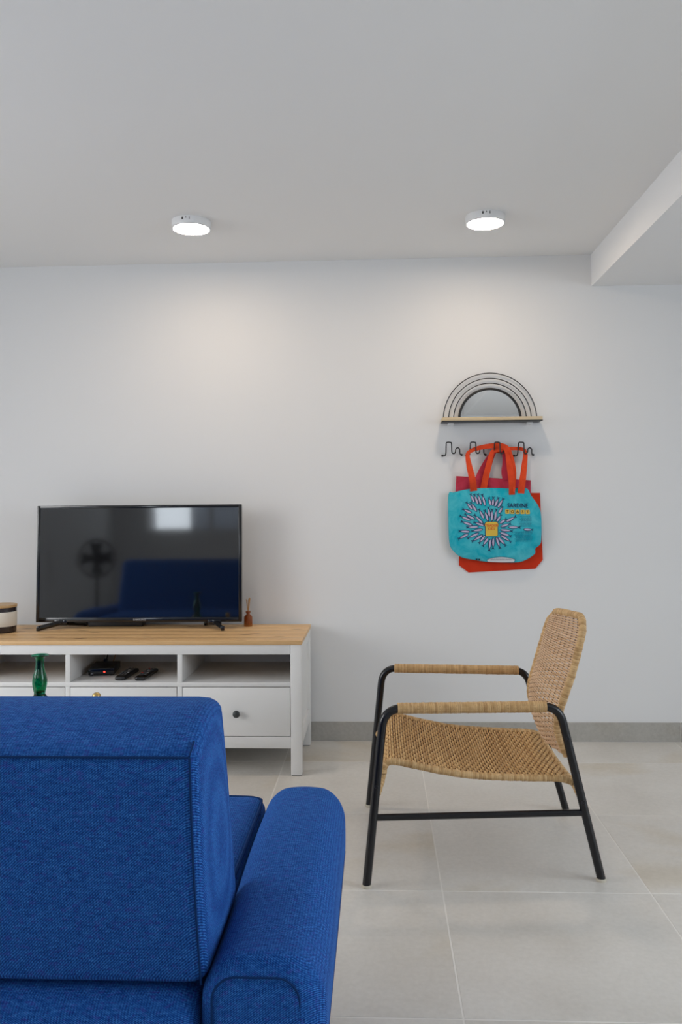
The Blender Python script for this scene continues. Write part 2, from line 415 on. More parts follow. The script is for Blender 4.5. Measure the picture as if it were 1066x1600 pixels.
# ------------------------------------------------------------------ rattan armchair
CX, CY = .30, 2.82
chair = thing('armchair', 'low rattan armchair with black tubular frame and wrapped arms', 'chair', (CX, CY, 0))
def yn(x): return 2.492 + .084*x
def yf(x): return 3.137 - .045*x
prof_n = [(-.045, .006), (.012, .522), (.538, .518), (.656, .006)]
prof_f = [(-.044, .006), (.012, .514), (.540, .510), (.676, .006)]
TR = .0128
for yy, prof in ((yn, prof_n), (yf, prof_f)):
    path = [Vector((a, yy(a), b)) for a, b in prof]
    fr = obj('side_frame', tube(B(), fillet(path, .062, 10), TR, 14), M_black, chair)
    for i in (0, 3):
        a = prof[i]; obj('glide', lathe(B(), [(.0155, 0), (.0155, .005), (.013, .008)], (a[0], yy(a[0]), 0), 16, captop=True), M_glide, fr)
    xa = prof[0][0] + (prof[1][0]-prof[0][0])*.20/.516; xb = prof[3][0] - (prof[3][0]-prof[2][0])*.20/.512
    obj('stretcher', tube(B(), [(xa, yy(xa), .202), (xb, yy(xb), .202)], .0098, 12), M_black, chair)
    sgn = -1 if yy is yn else 1
    for t, i in ((.56, 0), (.82, 2), (.45, 2)):      # bolts through the tube
        a, b = Vector((*prof[i], 0)), Vector((*prof[i+1], 0))
        q = a.lerp(b, t) if i == 0 else b.lerp(a, t)
        c = (q.x, yy(q.x)+sgn*TR*.93, q.y)
        obj('bolt', lathe(B(), [(.006, 0), (.0055, sgn*.0025), (.003, sgn*.003), (.003, sgn*.0012)], c, 12, 'y', captop=True, capbot=False), M_bolt, fr)
def wraps(bm, pts, r, step=.0058, n=10, jit=.0006):
    P = resample(pts, step); Tn, Nn = frames(P)
    for i in range(len(P)-1):
        a, b = P[i], P[i+1]; rr = r + random.uniform(-jit, jit); rings = []
        for t, k in ((-.02, .90), (.15, .985), (.5, 1.0), (.85, .985), (1.02, .90)):
            c = a.lerp(b, t); bb_ = Tn[i].cross(Nn[i])
            rings.append([bm.verts.new(c + Nn[i]*(math.cos(2*PI*q/n)*rr*k) + bb_*(math.sin(2*PI*q/n)*rr*k)) for q in range(n)])
        for u, v in zip(rings, rings[1:]):
            for q in range(n): bm.faces.new((u[q], u[(q+1) % n], v[(q+1) % n], v[q]))
    return bm
for yy, prof, x0, x1 in ((yn, prof_n, .052, .498), (yf, prof_f, .056, .514)):
    z0, z1 = prof[1][1], prof[2][1]; fz = lambda x: z0+(z1-z0)*(x-prof[1][0])/(prof[2][0]-prof[1][0])
    pth = [(x0, yy(x0), fz(x0)), (x1, yy(x1), fz(x1))]
    bm = wraps(B(), pth, .0172)
    tube(bm, pth, .0160, 12)
    obj('arm_wrap', bm, M_wrap, chair)['kind'] = 'stuff'
# woven surfaces
def weave(surf, L, W, pitch, warp_pitch, rad, amp, shift=2):
    """strands across (v) going over and under rods along (u); surf(s, v) -> point, normal"""
    bm = B(); nw = max(4, round(W/warp_pitch)); ns = round(L/pitch)
    for i in range(ns):
        s = (i+.5)/ns; pts = []; m = nw*4
        for j in range(m+1):
            v = j/m; p, n = surf(s, v); pts.append(p + n*(amp*math.sin(PI*(v*nw + i))*(1 if True else 0)))
        tube(bm, pts, rad, 5, caps=False)
    return bm, nw
def rods(surf, nw, rad):
    bm = B()
    for j in range(nw+1):
        v = min(.985, max(.015, (j+.0)/nw)); tube(bm, [surf(.005+.99*i/30, v)[0] for i in range(31)], rad, 5, caps=False)
    return bm
def profile_surf(prof, ylo, yhi, dish=0, sgn=1, fy=None):
    C = resample(crom([(a, 0, b) for a, b in prof], 8), .004); n = len(C)-1
    def at(s):
        f = max(0, min(n-1e-6, s*n)); i = int(f); return C[i].lerp(C[i+1], f-i), (C[i+1]-C[i]).normalized()
    L = sum((b-a).length for a, b in zip(C, C[1:]))
    def surf(s, v):
        c, t = at(s); nn = Vector((-t.z, 0, t.x))*sgn
        lo, hi = ylo(c.x, c.z), yhi(c.x, c.z)
        return Vector((c.x, lo+(hi-lo)*v, c.z)) - nn*(dish*math.sin(PI*v)), nn
    return surf, L
seat_prof = [(.008, .318), (.012, .342), (.031, .353), (.075, .346), (.155, .328), (.25, .311), (.34, .303), (.46, .298), (.545, .295), (.580, .284)]
s_lo = lambda x, z: 2.536 + .055*x; s_hi = lambda x, z: 3.092 - .035*x
surf, L = profile_surf(seat_prof, s_lo, s_hi, .006)
bm, nw = weave(surf, L, .55, .0086, .0230, .0040, .0036)
sw = obj('seat', bm, M_weave, chair, 'all'); sw['kind'] = 'stuff'
obj('rods', rods(surf, nw, .0028), M_warp, sw, 'all')['kind'] = 'stuff'
def rim(surf, parent, mat_, r, ext=None, ends=(True, True)):
    a = [surf(i/40, 0)[0] for i in range(41)]; b = [surf(i/40, 1)[0] for i in range(41)]
    e0 = [surf(0, i/16)[0] for i in range(17)]; e1 = [surf(1, i/16)[0] for i in range(17)]
    bm = B()
    for path in (a, b) + ((e0,) if ends[0] else ()) + ((e1,) if ends[1] else ()):
        wraps(bm, path, r, .0062); tube(bm, path, r*.9, 8)
    o = obj('rim', bm, mat_, parent); o['kind'] = 'stuff'; return o
rim(surf, sw, M_wrap, .0108)
bm = B()
for v, yy, sg in ((0, yn, 1), (1, yf, -1)):     # wrapped rails that carry the seat on the legs
    p = surf(0, v)[0]; q = Vector((-.010, yy(-.01)+sg*.006, .268)); wraps(bm, crom([p, p+Vector((-.004, 0, -.02)), q], 5), .0095, .006)
    p = surf(1, v)[0]; q = Vector((.600, yy(.6)+sg*.004, .240)); wraps(bm, crom([p, p+Vector((.008, 0, -.012)), q], 5), .0095, .006)
obj('seat_rail', bm, M_wrap, chair)['kind'] = 'stuff'
back_prof = [(.574, .352), (.556, .392), (.546, .436), (.550, .478), (.566, .530), (.590, .605), (.612, .680), (.630, .742)]
def b_in(z):      # rounded upper corners, slight taper towards the seat
    r = .060; t = max(0, min(1, (z-(.742-r))/r)); return r - math.sqrt(max(0, r*r-(t*r)**2))
b_lo = lambda x, z: 2.568 + .035*max(0, min(1, 1-(z-.45)/.15)) + b_in(z)
b_hi = lambda x, z: 3.085 - .020*max(0, min(1, 1-(z-.45)/.15)) - b_in(z)
surfb, L = profile_surf(back_prof, b_lo, b_hi, .028, -1)
_sb = surfb
def surfb(s_, v):      # the back stands a touch higher on the near side
    p, n = _sb(s_, v); return p + Vector((0, 0, (.5-v)*.045*max(0, s_-.3)/.7 + .008*s_)), n
bm, nw = weave(surfb, L, .50, .0070, .036, .0036, .0022)
bw = obj('backrest', bm, M_weaveback, chair, 'all'); bw['kind'] = 'stuff'
obj('rods', rods(surfb, nw, .0028), M_warp, bw, 'all')['kind'] = 'stuff'
# one continuous wrapped rim: up one side, over the rounded top, down the other
a = [surfb(i/30, 0)[0] for i in range(31)]; t1 = [surfb(1, i/14)[0] + Vector((.003, 0, .006*math.sin(PI*i/14))) for i in range(1, 14)]; b = [surfb(1-i/30, 1)[0] for i in range(31)]
loop = crom((a + t1 + b)[::2], 3); bm = wraps(B(), loop, .0118, .0062); tube(bm, loop, .0106, 8)
obj('rim', bm, M_wrap, bw)['kind'] = 'stuff'

# ------------------------------------------------------------------ television bench
X1, X0 = -.327, -1.852; YF, YK = 3.475, 3.945
bench = thing('tv_bench', 'long white media bench with knotty pine top, open shelf and drawers', 'cabinet', ((X0+X1)/2, (YF+YK)/2, 0))
pw = (YK-YF+.004)/5
for i in range(5): obj('tabletop_plank', box(B(), X0-.003, X1+.003, YF-.004+i*pw, YF-.004+(i+1)*pw-.0006, .5435, .5605 - .0002*(i % 2), .0012, 2), M_pine, bench)
for x in (X0, X1-.046):
    for y in (YF, YK-.046): obj('leg', box(B(), x, x+.046, y, y+.046, .003, .5435, .0015), M_white, bench)
    for y in (YF, YK-.046): obj('foot_pad', box(B(), x+.003, x+.043, y+.003, y+.043, 0, .003), M_plastic, bench)
for x in (X0, X1):     # framed side: inset panel with rails
    s = 1 if x == X0 else -1; u = sorted((x+s*.003, x+s*.040)); w = sorted((x+s*.014, x+s*.03))
    obj('side_rail', box(B(), u[0], u[1], YF+.046, YK-.046, .496, .5435, .001), M_white, bench)
    obj('side_rail', box(B(), u[0], u[1], YF+.046, YK-.046, .113, .170, .001), M_white, bench)
    obj('side_panel', box(B(), w[0], w[1], YF+.046, YK-.046, .170, .496), M_white, bench)
obj('top_rail', box(B(), X0+.0475, X1-.0475, YF+.002, YF+.026, .5025, .5430, .001), M_white, bench)
obj('bottom_rail', box(B(), X0+.0465, X1-.0465, YF+.002, YF+.026, .113, .1605, .001), M_white, bench)
obj('bottom_panel', box(B(), X0+.046, X1-.046, YF+.026, YK-.01, .125, .143), M_white, bench)
obj('back_panel', box(B(), X0+.046, X1-.046, YK-.010, YK-.002, .113, .5435), M_white, bench)
obj('shelf', box(B(), X0+.046, X1-.046, YF+.003, YK-.010, .3675, .3855, .001), M_white, bench)
DV = [(-1.331, -1.311), (-.852, -.831)]
for a, b in DV:
    obj('divider', box(B(), a, b, YF+.0035, YK-.0105, .3855, .5432, .001), M_white, bench)
    obj('divider', box(B(), a, b, YF+.0035, YK-.0105, .143, .3675, .001), M_white, bench)
secs = [(X0+.046, -1.331), (-1.311, -.852), (-.831, X1-.046)]
for a, b in secs:
    bm = box(B(), a+.0025, b-.0025, YF+.002, YF+.020, .1630, .3645, .0012)
    box(bm, a+.012, b-.012, YF+.020, YF+.34, .170, .30)
    dr = obj('drawer', bm, M_white, bench)
    bm = lathe(B(), [(.006, 0), (.006, -.010), (.013, -.014), (.0155, -.019), (.0145, -.024), (.009, -.0275), (.0001, -.0285)], ((a+b)/2+.003, YF+.002, .2585), 24, 'y', capbot=False)
    obj('knob', bm, M_knob, dr)

# ------------------------------------------------------------------ television
TY = 3.82
tv = thing('television', 'black flat-screen television on splayed feet on the white bench', 'television', (-1.11, TY, .5605))
tx0, tx1, tz0, tz1 = -1.600, -.634, .5905, 1.1325
bm = box(B(), tx0, tx1, TY, TY+.014, tz0, tz1, .003); box(bm, tx0+.06, tx1-.06, TY+.014, TY+.05, tz0+.03, tz1-.12, .012, 3)
obj('housing', bm, M_plastic, tv)
bm = B(); w = .0140     # thin glossy bezel, deeper below
for a in ((tx0, tx0+w, tz0, tz1), (tx1-w, tx1, tz0, tz1), (tx0+w, tx1-w, tz1-w, tz1), (tx0+w, tx1-w, tz0, tz0+.021)): box(bm, a[0], a[1], TY-.008, TY, a[2], a[3], .002)
obj('bezel', bm, M_tvframe, tv)
obj('screen', box(B(), tx0+w, tx1-w, TY-.004, TY, tz0+.021, tz1-w), M_screen, tv, False)
for sx, x in ((-1, tx0+.085), (1, tx1-.165)):      # feet: bars that splay forward and back from the body
    bm = B(); f = (x-sx*.0, TY+.01, tz0+.004)
    if sx < 0: fr_, bk_ = (tx0+.040, TY-.075, .572), (tx0+.205, TY+.085, .572)
    else: fr_, bk_ = (tx1-.075, TY-.075, .572), (tx1-.185, TY+.085, .572)
    tube(bm, [fr_, Vector(fr_).lerp(Vector(bk_), .47)+Vector((0, 0, .016)), bk_], .0115, 4)
    box(bm, fr_[0]-.008, fr_[0]+.008, fr_[1]-.006, fr_[1]+.010, .5608, .582, .003); box(bm, bk_[0]-.008, bk_[0]+.008, bk_[1]-.006, bk_[1]+.008, .5608, .579, .003)
    c = Vector(fr_).lerp(Vector(bk_), .47); box(bm, c.x-.030, c.x+.030, c.y-.008, c.y+.02, .575, tz0+.012, .003)
    obj('foot', bm, M_tvframe, tv)
def text_mesh(body, size, mi=0, shear=0, extr=0.0, wid=1.0):
    cu_ = bpy.data.curves.new('lettering', 'FONT'); cu_.body = body; cu_.size = size; cu_.align_x = 'CENTER'; cu_.align_y = 'CENTER'; cu_.extrude = extr; cu_.resolution_u = 2; cu_.offset = size*.018
    o = bpy.data.objects.new('lettering', cu_); COL.objects.link(o); bpy.context.view_layer.update()
    me = bpy.data.meshes.new_from_object(o.evaluated_get(bpy.context.evaluated_depsgraph_get()))
    bm = B(); bm.from_mesh(me); bpy.data.objects.remove(o); bpy.data.curves.remove(cu_); bpy.data.meshes.remove(me)
    for v in bm.verts: v.co.x = v.co.x*wid + v.co.y*shear
    for f in bm.faces: f.material_index = mi
    return bm
bm = text_mesh('SAMSUNG', .0115, wid=1.15)
for v in bm.verts: v.co = Vector((v.co.x-1.11, TY-.0083, v.co.y+tz0+.0105))
obj('lettering', bm, M_silver, tv, False)
for o in tv.children:
    if o.name.split('.')[0] != 'foot': o.rotation_euler = (math.radians(-1.3), 0, 0)      # the panel leans back a little on its feet
tag(obj('media_box', box(B(), -1.375, -1.115, TY+.058, TY+.115, .5606, .5906, .004), M_plastic, base=(-1.245, TY+.086, .5606)), 'slim black box lying on the bench behind the television bottom edge', 'box')

# ------------------------------------------------------------------ things on the bench
dif = thing('reed_diffuser', 'small amber glass bottle with reed sticks beside the television', 'diffuser', (-.6135, 3.88, .5607))
c = (-.6135, 3.88, .5607)
obj('bottle', lathe(B(), [(.0001, .003), (.0170, .003), (.0195, .001), (.0200, .006), (.0200, .040), (.0185, .047), (.0100, .054), (.0085, .056), (.0085, .062), (.0115, .063), (.0115, .071), (.0075, .071), (.0075, .056), (.0165, .045), (.0175, .040), (.0175, .008), (.0001, .006)], c, 28), M_amber, dif)
for dx, dy, hh in ((-.009, .004, .127), (-.005, -.003, .122), (.002, .003, .128), (.007, -.002, .134), (.009, .004, .131)):
    obj('reed', tube(B(), [(c[0]-dx*.7, c[1]-dy, c[2]+.012), (c[0]+dx, c[1]+dy, c[2]+hh)], .0016, 6), M_reed, dif)
jar = thing('candle_jar', 'dark candle jar with cream label and wooden lid at the left edge', 'candle', (-1.722, 3.72, .5607))
c = (-1.722, 3.72, .5607)
obj('jar', lathe(B(), [(.060, 0), (.0655, .004), (.0665, .012), (.0675, .112), (.066, .114)], c, 48, captop=True), M_jar, jar)
obj('label', lathe(B(), [(.0672, .030), (.0680, .031), (.0688, .094), (.0680, .095)], c, 48, capbot=False), M_paper, jar)
obj('lid', lathe(B(), [(.0685, .114), (.0695, .116), (.0695, .124), (.068, .126)], c, 48, captop=True), M_lidwood, jar)

# set-top box and remotes on the open shelf
SZ = .3858
stb = thing('set_top_box', 'small black set-top box with a red light on the open shelf', 'receiver', (-1.232, 3.69, SZ), math.radians(8), local=True)
obj('body', box(B(), -.055, .055, -.085, .085, .004, .033, .002), M_plastic, stb)
for fx in (-.044, .044):
    for fy in (-.074, .074): obj('foot', box(B(), fx-.006, fx+.006, fy-.006, fy+.006, 0, .004), M_button, stb)
obj('front_panel', box(B(), -.0545, .0545, -.0868, -.0850, .006, .031, .0006), M_tvframe, stb)
obj('light', lathe(B(), [(.0038, 0), (.0038, -.0014)], (.014, -.0868, .018), 16, 'y', captop=True), M_led, stb)
obj('port', box(B(), -.044, -.034, -.0876, -.0868, .0095, .0125), M_silver, stb)
obj('cable', tube(B(), crom([(-.012, .085, .020), (-.012, .11, .04), (.0, .135, .085), (.03, .15, .115), (.07, .16, .10)], 6), .0025, 8), M_rubber, stb)
obj('cable', tube(B(), crom([(.02, .085, .020), (.025, .12, .05), (.045, .15, .10), (.06, .168, .125)], 6), .0018, 8), M_reed, stb)
obj('plug', box(B(), -.020, -.004, .075, .10, .026, .042, .002), M_plastic, stb)
def remote(label, loc, rz, body_m, red):
    r = thing('remote_control', label, 'remote', loc, math.radians(rz), group='remotes on the shelf', local=True)
    def fn(p, q):
        p = p.copy(); p.z -= .004*(1-math.cos((q[1]-.5)*PI*.9))*q[2]; p.x *= 1-.08*math.sin(PI*q[1]); return p
    obj('body', rbox(B(), (-.0235, -.098, 0), (.0235, .098, .021), (.012, .012, .007), fn, (10, 20, 6)), body_m, r, 'all')
    for j in range(9):
        for i in (-1, 0, 1):
            if j in (3, 4) and i == 0: continue
            y = -.055+j*.016; z = .0205-.004*(1-math.cos((y/.196)*PI*.9))
            m_ = M_redbtn if (red and (j, i) in ((2, -1), (8, -1))) else (M_silver if (j, i) in ((5, 0), (2, 1)) else M_button)
            obj('button', box(B(), i*.012-.0042, i*.012+.0042, y-.0042, y+.0042, z-.001, z+.0022, .001, 1), m_, r)
    obj('navigation_ring', lathe(B(), [(.0085, 0), (.0085, .0025), (.0045, .0025), (.0045, .001)], (0, .001, .0203), 20, captop=True), M_button, r)
    return r
remote('slim black remote on the shelf, next to the set-top box', (-1.104, 3.605, SZ), -2, M_plastic, False)
remote('black remote with a red button on the shelf, farther from the set-top box', (-1.016, 3.600, SZ), -3, M_tvframe, True)

# ------------------------------------------------------------------ low table behind the sofa with a vase
TZ = .38; tc = (-1.00, 2.60)
tb = thing('coffee_table', 'low round dark wooden table hidden behind the sofa, carrying the green vase', 'table', (tc[0], tc[1], 0))
obj('tabletop', lathe(B(), [(.27, TZ-.025), (.285, TZ-.02), (.288, TZ-.006), (.282, TZ)], (tc[0], tc[1], 0), 56, captop=True), M_tablewood, tb)
for k in range(3):
    a = PI/2+2*PI*k/3; obj('leg', tube(B(), [(tc[0]+.22*math.cos(a), tc[1]+.22*math.sin(a), 0), (tc[0]+.15*math.cos(a), tc[1]+.15*math.sin(a), TZ-.02)], [.012, .018], 12), M_tablewood, tb)
vp = (-1.098, 2.65, TZ+.0003)
vo = [(.0001, .0), (.030, .0), (.034, .004), (.034, .010), (.028, .022), (.024, .045), (.030, .080), (.034, .105), (.032, .125), (.024, .138), (.0175, .1455), (.0178, .153), (.0205, .164), (.0232, .180), (.0232, .192), (.0205, .207), (.0160, .222), (.0135, .236), (.0130, .250), (.0136, .262), (.0175, .2665), (.0275, .2692), (.0288, .2715), (.0274, .2728)]
vi = [(.0165, .2690), (.0112, .261), (.0106, .250), (.0112, .236), (.0138, .222), (.0182, .207), (.0207, .192), (.0207, .180), (.0178, .164), (.0152, .154), (.0001, .150)]
vase = tag(obj('vase', lathe(B(), vo + vi, vp, 40, capbot=False), M_green, base=vp), 'green glass bottle vase with flared rim between sofa and bench', 'vase')
bpz = (-.912, 2.65, TZ)
cd = tag(obj('ornament', lathe(B(), [(.030, 0), (.032, .004), (.010, .014), (.007, .090), (.009, .125), (.013, .134), (.014, .142), (.011, .148), (.006, .1515), (.0001, .152)], bpz, 28), M_brass, base=bpz), 'small brass knob-topped ornament just showing above the sofa back', 'ornament')

# ------------------------------------------------------------------ ceiling lamps
def lamp(label, x, y):
    t = thing('ceiling_lamp', label, 'lamp', (x, y, H), group='round ceiling lamps', local=True)
    obj('housing', lathe(B(), [(.081, 0), (.082, -.004), (.081, -.026), (.079, -.031), (.0755, -.033), (.0745, -.031)], (0, 0, 0), 56, capbot=True), M_lampbody, t)
    obj('diffuser', lathe(B(), [(.0745, -.0295), (.0745, -.0325), (.070, -.0335), (.0001, -.0340)], (0, 0, 0), 56), M_diff, t)
    bm = B()
    for a in (-12, -9.5, -6, 0, 6, 9.5):
        if a in (-6, 6): continue
        m = Matrix.Rotation(math.radians(a-3), 4, 'Z'); g = B(); h0 = -.016 if a else -.011
        box(g, -.0013, .0013, -.0826, -.081, h0, -.006); bmesh.ops.transform(g, matrix=m, verts=g.verts)
        me = bpy.data.meshes.new('x'); g.to_mesh(me); g.free(); bm.from_mesh(me); bpy.data.meshes.remove(me)
    obj('vent', bm, M_gap, t, False)
lamp('round white ceiling lamp above the television', -.768, 3.395)
lamp('round white ceiling lamp above the mirror shelf', .456, 3.415)

# ------------------------------------------------------------------ rainbow mirror shelf
SC = .5395; BZ = 1.5285
ms = thing('mirror_shelf', 'arched black wire wall shelf with half-round mirror and pale wood ledge', 'mirror', (SC, D-.05, BZ))
for r_ in (.2215, .1960, .1725):
    obj('wire_arch', tube(B(), [(SC+r_*math.cos(PI*i/64), D-.014, BZ+r_*math.sin(PI*i/64)) for i in range(65)], .0024, 8), M_wire, ms)
obj('mirror_frame', tube(B(), [(SC+.1455*math.cos(PI*i/64), D-.012, BZ+.1455*math.sin(PI*i/64)) for i in range(65)], .0062, 10), M_wire, ms)
bm = B(); c0 = [bm.verts.new((SC+.1425*math.cos(PI*i/64), D-.012, BZ+.1425*math.sin(PI*i/64))) for i in range(65)]
f = bm.faces.new(c0); e = bmesh.ops.extrude_face_region(bm, geom=[f]); bmesh.ops.translate(bm, verts=[v for v in e['geom'] if isinstance(v, bmesh.types.BMVert)], vec=(0, .006, 0))
obj('mirror', bm, M_mirror, ms, False)
obj('ledge', box(B(), .3055, .7725, 3.889, D-.003, 1.5155, 1.5315, .001), M_lightwood, ms)
bm = box(B(), .3045, .7735, 3.8885, D-.002, 1.5115, 1.5155, .0006)
obj('tray', bm, M_wire, ms)
for x in (.352, .726): obj('bracket', box(B(), x-.014, x+.014, D-.03, D-.001, 1.500, 1.5115, .001), M_lampbody, ms)

# ------------------------------------------------------------------ hooks
H1 = [(-.0005, 1.3567, .0085), (.0137, 1.3600, .016), (.0142, 1.405, .050), (.0170, 1.4165, .052), (.0349, 1.4165, .052), (.0392, 1.4100, .052), (.0408, 1.3740, .046), (.0440, 1.3655, .044), (.0530, 1.3650, .040), (.0590, 1.3730, .036), (.0615, 1.3860, .030), (.0705, 1.3923, .028), (.0795, 1.3860, .026), (.0819, 1.3650, .018), (.0907, 1.3598, .0085)]
for hx, dz, lab in ((.3125, 0, 'bare black wire wall hook at the left, nothing hanging on it'), (.4265, -.001, 'black wire wall hook, second from the left, under red straps'), (.5400, -.0025, 'black wire wall hook, third from the left, under red straps'), (.6525, -.004, 'black wire wall hook, rightmost of the four')):
    t = thing('wall_hook', lab, 'hook', (hx+.045, D, 1.37+dz), group='wire hooks on the wall')
    obj('wire', tube(B(), crom([(hx+a, D-d, z+dz) for a, z, d in H1], 5), .0029, 8), M_wire, t)
    for a, z, d in (H1[0], H1[-1]):
        obj('screw_cap', lathe(B(), [(.0052, -.001), (.0058, -.004), (.0050, -.008), (.0025, -.0105), (.0001, -.011)], (hx+a, D, z+dz), 16, 'y'), M_wire, t)

# ------------------------------------------------------------------ bags on the hooks
def polar(outline):
    n = len(outline); cx = sum(p[0] for p in outline)/n; cz = sum(p[1] for p in outline)/n
    A = sorted((math.atan2(z-cz, x-cx), math.hypot(x-cx, z-cz)) for x, z in outline)
    A = [(A[-1][0]-2*PI, A[-1][1])] + A + [(A[0][0]+2*PI, A[0][1])]
    def R(t):
        for (a, ra), (b, rb) in zip(A, A[1:]):
            if a <= t <= b: return ra + (rb-ra)*((t-a)/max(1e-9, b-a))
        return A[0][1]
    return cx, cz, R
def bag(outline, y_back, bulge, wr, smooth=True, dens=6):
    O = [(p.x, p.z) for p in (crom([(x, 0, z) for x, z in outline], dens, True) if smooth else [Vector((outline[i][0], 0, outline[i][1])).lerp(Vector((outline[(i+1) % len(outline)][0], 0, outline[(i+1) % len(outline)][1])), k/12) for i in range(len(outline)) for k in range(12)])]
    cx, cz, R = polar(O)
    def depth(x, z):
        f = min(1, math.hypot(x-cx, z-cz)/R(math.atan2(z-cz, x-cx)))
        return y_back - .004 - bulge*(1-f**3)**.7 - wr(x, z)*(1-f**6)
    bm = B(); rings = []
    for k in range(1, 41):
        f = (k/40)**.8; rings.append([bm.verts.new((cx+(x-cx)*f, depth(cx+(x-cx)*f, cz+(z-cz)*f), cz+(z-cz)*f)) for x, z in O])
    c0 = bm.verts.new((cx, depth(cx, cz), cz)); n = len(O)
    for q in range(n): bm.faces.new((c0, rings[0][q], rings[0][(q+1) % n]))
    for a, b in zip(rings, rings[1:]):
        for q in range(n): bm.faces.new((a[q], a[(q+1) % n], b[(q+1) % n], b[q]))
    back = [bm.verts.new((v.co.x, y_back, v.co.z)) for v in rings[-1]]
    for q in range(n): bm.faces.new((rings[-1][q], rings[-1][(q+1) % n], back[(q+1) % n], back[q]))
    bm.faces.new(back[::-1])
    return bm, depth
def ribbon(bm, pts, widths, th=.0022, k=7, mi=0):
    P = crom(pts, k); n = len(P); Wd = []
    for i in range(n):
        f = i/(n-1)*(len(widths)-1); j = min(len(widths)-2, int(f)); Wd.append(widths[j]+(widths[j+1]-widths[j])*(f-j))
    rings = []; pw_ = None
    for i in range(n):
        t = (P[min(n-1, i+1)]-P[max(0, i-1)]).normalized(); w = t.cross(Vector((0, 1, 0)))
        w = w.normalized() if w.length > 1e-5 else pw_; pw_ = w; d = Vector((0, th/2, 0))
        a, b = P[i]-w*Wd[i]/2, P[i]+w*Wd[i]/2
        rings.append([bm.verts.new(a-d), bm.verts.new(b-d), bm.verts.new(b+d), bm.verts.new(a+d)])
    for u, v in zip(rings, rings[1:]):
        for q in range(4): bm.faces.new((u[q], u[(q+1) % 4], v[(q+1) % 4], v[q])).material_index = mi
    bm.faces.new(rings[0]); bm.faces.new(rings[-1][::-1]); return bm
# large orange-red felt bag at the very back
RED = [(.7723, 1.1736), (.7803, .8563), (.7447, .8142), (.4281, .7975), (.3843, .832), (.389, 1.1772)]
rb = thing('red_felt_bag', 'large plain orange-red felt bag hanging behind the turquoise tote', 'bag', (.58, 3.975, .7975), group='bags on the wall hooks')
bm, _ = bag(RED, D-.002, .003, lambda x, z: .0015*math.sin(x*37)*math.sin(z*21), False); obj('body', bm, M_red, rb)
bm = ribbon(B(), [(.50, D-.0115, 1.155), (.520, D-.012, 1.26), (.553, D-.0125, 1.362), (.580, D-.0125, 1.374), (.606, D-.0125, 1.362), (.632, D-.012, 1.26), (.655, D-.0115, 1.155)], [.026, .024, .018, .018, .024, .026]); obj('handle', bm, M_red, rb)
# crimson bag between them
PK = [(.3756, 1.2576), (.48, 1.2515), (.60, 1.2430), (.7277, 1.2342), (.7211, .95), (.55, .93), (.385, .95), (.3664, 1.10)]
pk = thing('crimson_bag', 'crimson pink bag showing above the top edge of the turquoise tote', 'bag', (.55, 3.965, .93), group='bags on the wall hooks')
bm, _ = bag(PK, D-.0145, .003, lambda x, z: .001*math.sin(x*60+z*20), False); obj('body', bm, M_pink, pk)
bm = ribbon(B(), [(.478, D-.020, 1.235), (.492, D-.021, 1.272), (.520, D-.024, 1.325), (.556, D-.028, 1.374), (.585, D-.030, 1.383), (.604, D-.028, 1.366), (.611, D-.024, 1.318), (.606, D-.021, 1.275), (.617, D-.020, 1.238)], [.036, .030, .026, .022, .022, .026, .034, .034, .045]); obj('handle', bm, M_pink, pk)
# turquoise tote in front, with its print
TOTE = [(.3366, 1.171), (.3631, 1.1804), (.4352, 1.1952), (.5405, 1.199), (.6359, 1.1957), (.7026, 1.1965), (.7258, 1.1603), (.7583, 1.112), (.7708, 1.064), (.7699, .9588), (.7623, .9301), (.7407, .9112), (.7379, .8873), (.7019, .8613), (.6589, .8472), (.5828, .8465), (.5114, .8504), (.4639, .8578), (.3924, .8726), (.3499, .9088), (.3361, .9521), (.3341, 1.0579)]
def wr(x, z):
    g = lambda cx, cz, sx, sz, rot: math.exp(-(((x-cx)*math.cos(rot)+(z-cz)*math.sin(rot))/sx)**2-((-(x-cx)*math.sin(rot)+(z-cz)*math.cos(rot))/sz)**2)
    return .006*g(.362, 1.00, .020, .16, -.15) - .003*g(.41, 1.03, .03, .16, -.2) + .008*g(.70, 1.150, .07, .012, -.75) - .006*g(.69, 1.120, .06, .012, -.6) + .005*g(.68, .91, .06, .02, .5) - .004*g(.60, .89, .05, .015, .2) + .0015*math.sin(x*30+z*14)
tt = thing('tote_bag', 'turquoise canvas tote printed with radiating sardines, hanging on orange-red straps', 'bag', (.55, 3.94, .8465), group='bags on the wall hooks')
bm, dep = bag(TOTE, D-.030, .022, wr); body = obj('body', bm, M_tote, tt, 'all')
bm = ribbon(B(), [(.4545, dep(.4545, 1.19)-.002, 1.185), (.447, D-.066, 1.235), (.434, D-.058, 1.30), (.4275, D-.046, 1.350), (.436, D-.038, 1.371), (.475, D-.036, 1.388), (.540, D-.036, 1.399), (.590, D-.036, 1.398), (.617, D-.042, 1.374), (.624, D-.054, 1.30), (.630, D-.064, 1.23), (.6335, dep(.6335, 1.175)-.002, 1.166)], [.034, .031, .027, .020, .017, .020, .024, .026, .030, .030, .029, .028], .0028); obj('strap', bm, M_strap, tt)
bm = ribbon(B(), [(.500, D-.0300, 1.188), (.513, D-.034, 1.25), (.528, D-.038, 1.31), (.541, D-.038, 1.358), (.556, D-.034, 1.376), (.620, D-.033, 1.384), (.678, D-.034, 1.384), (.7005, D-.036, 1.366), (.694, D-.046, 1.31), (.683, D-.058, 1.24), (.675, dep(.675, 1.18)-.0018, 1.172)], [.031, .029, .027, .021, .020, .016, .016, .018, .026, .030, .031], .0028); obj('strap', bm, M_strap, tt)
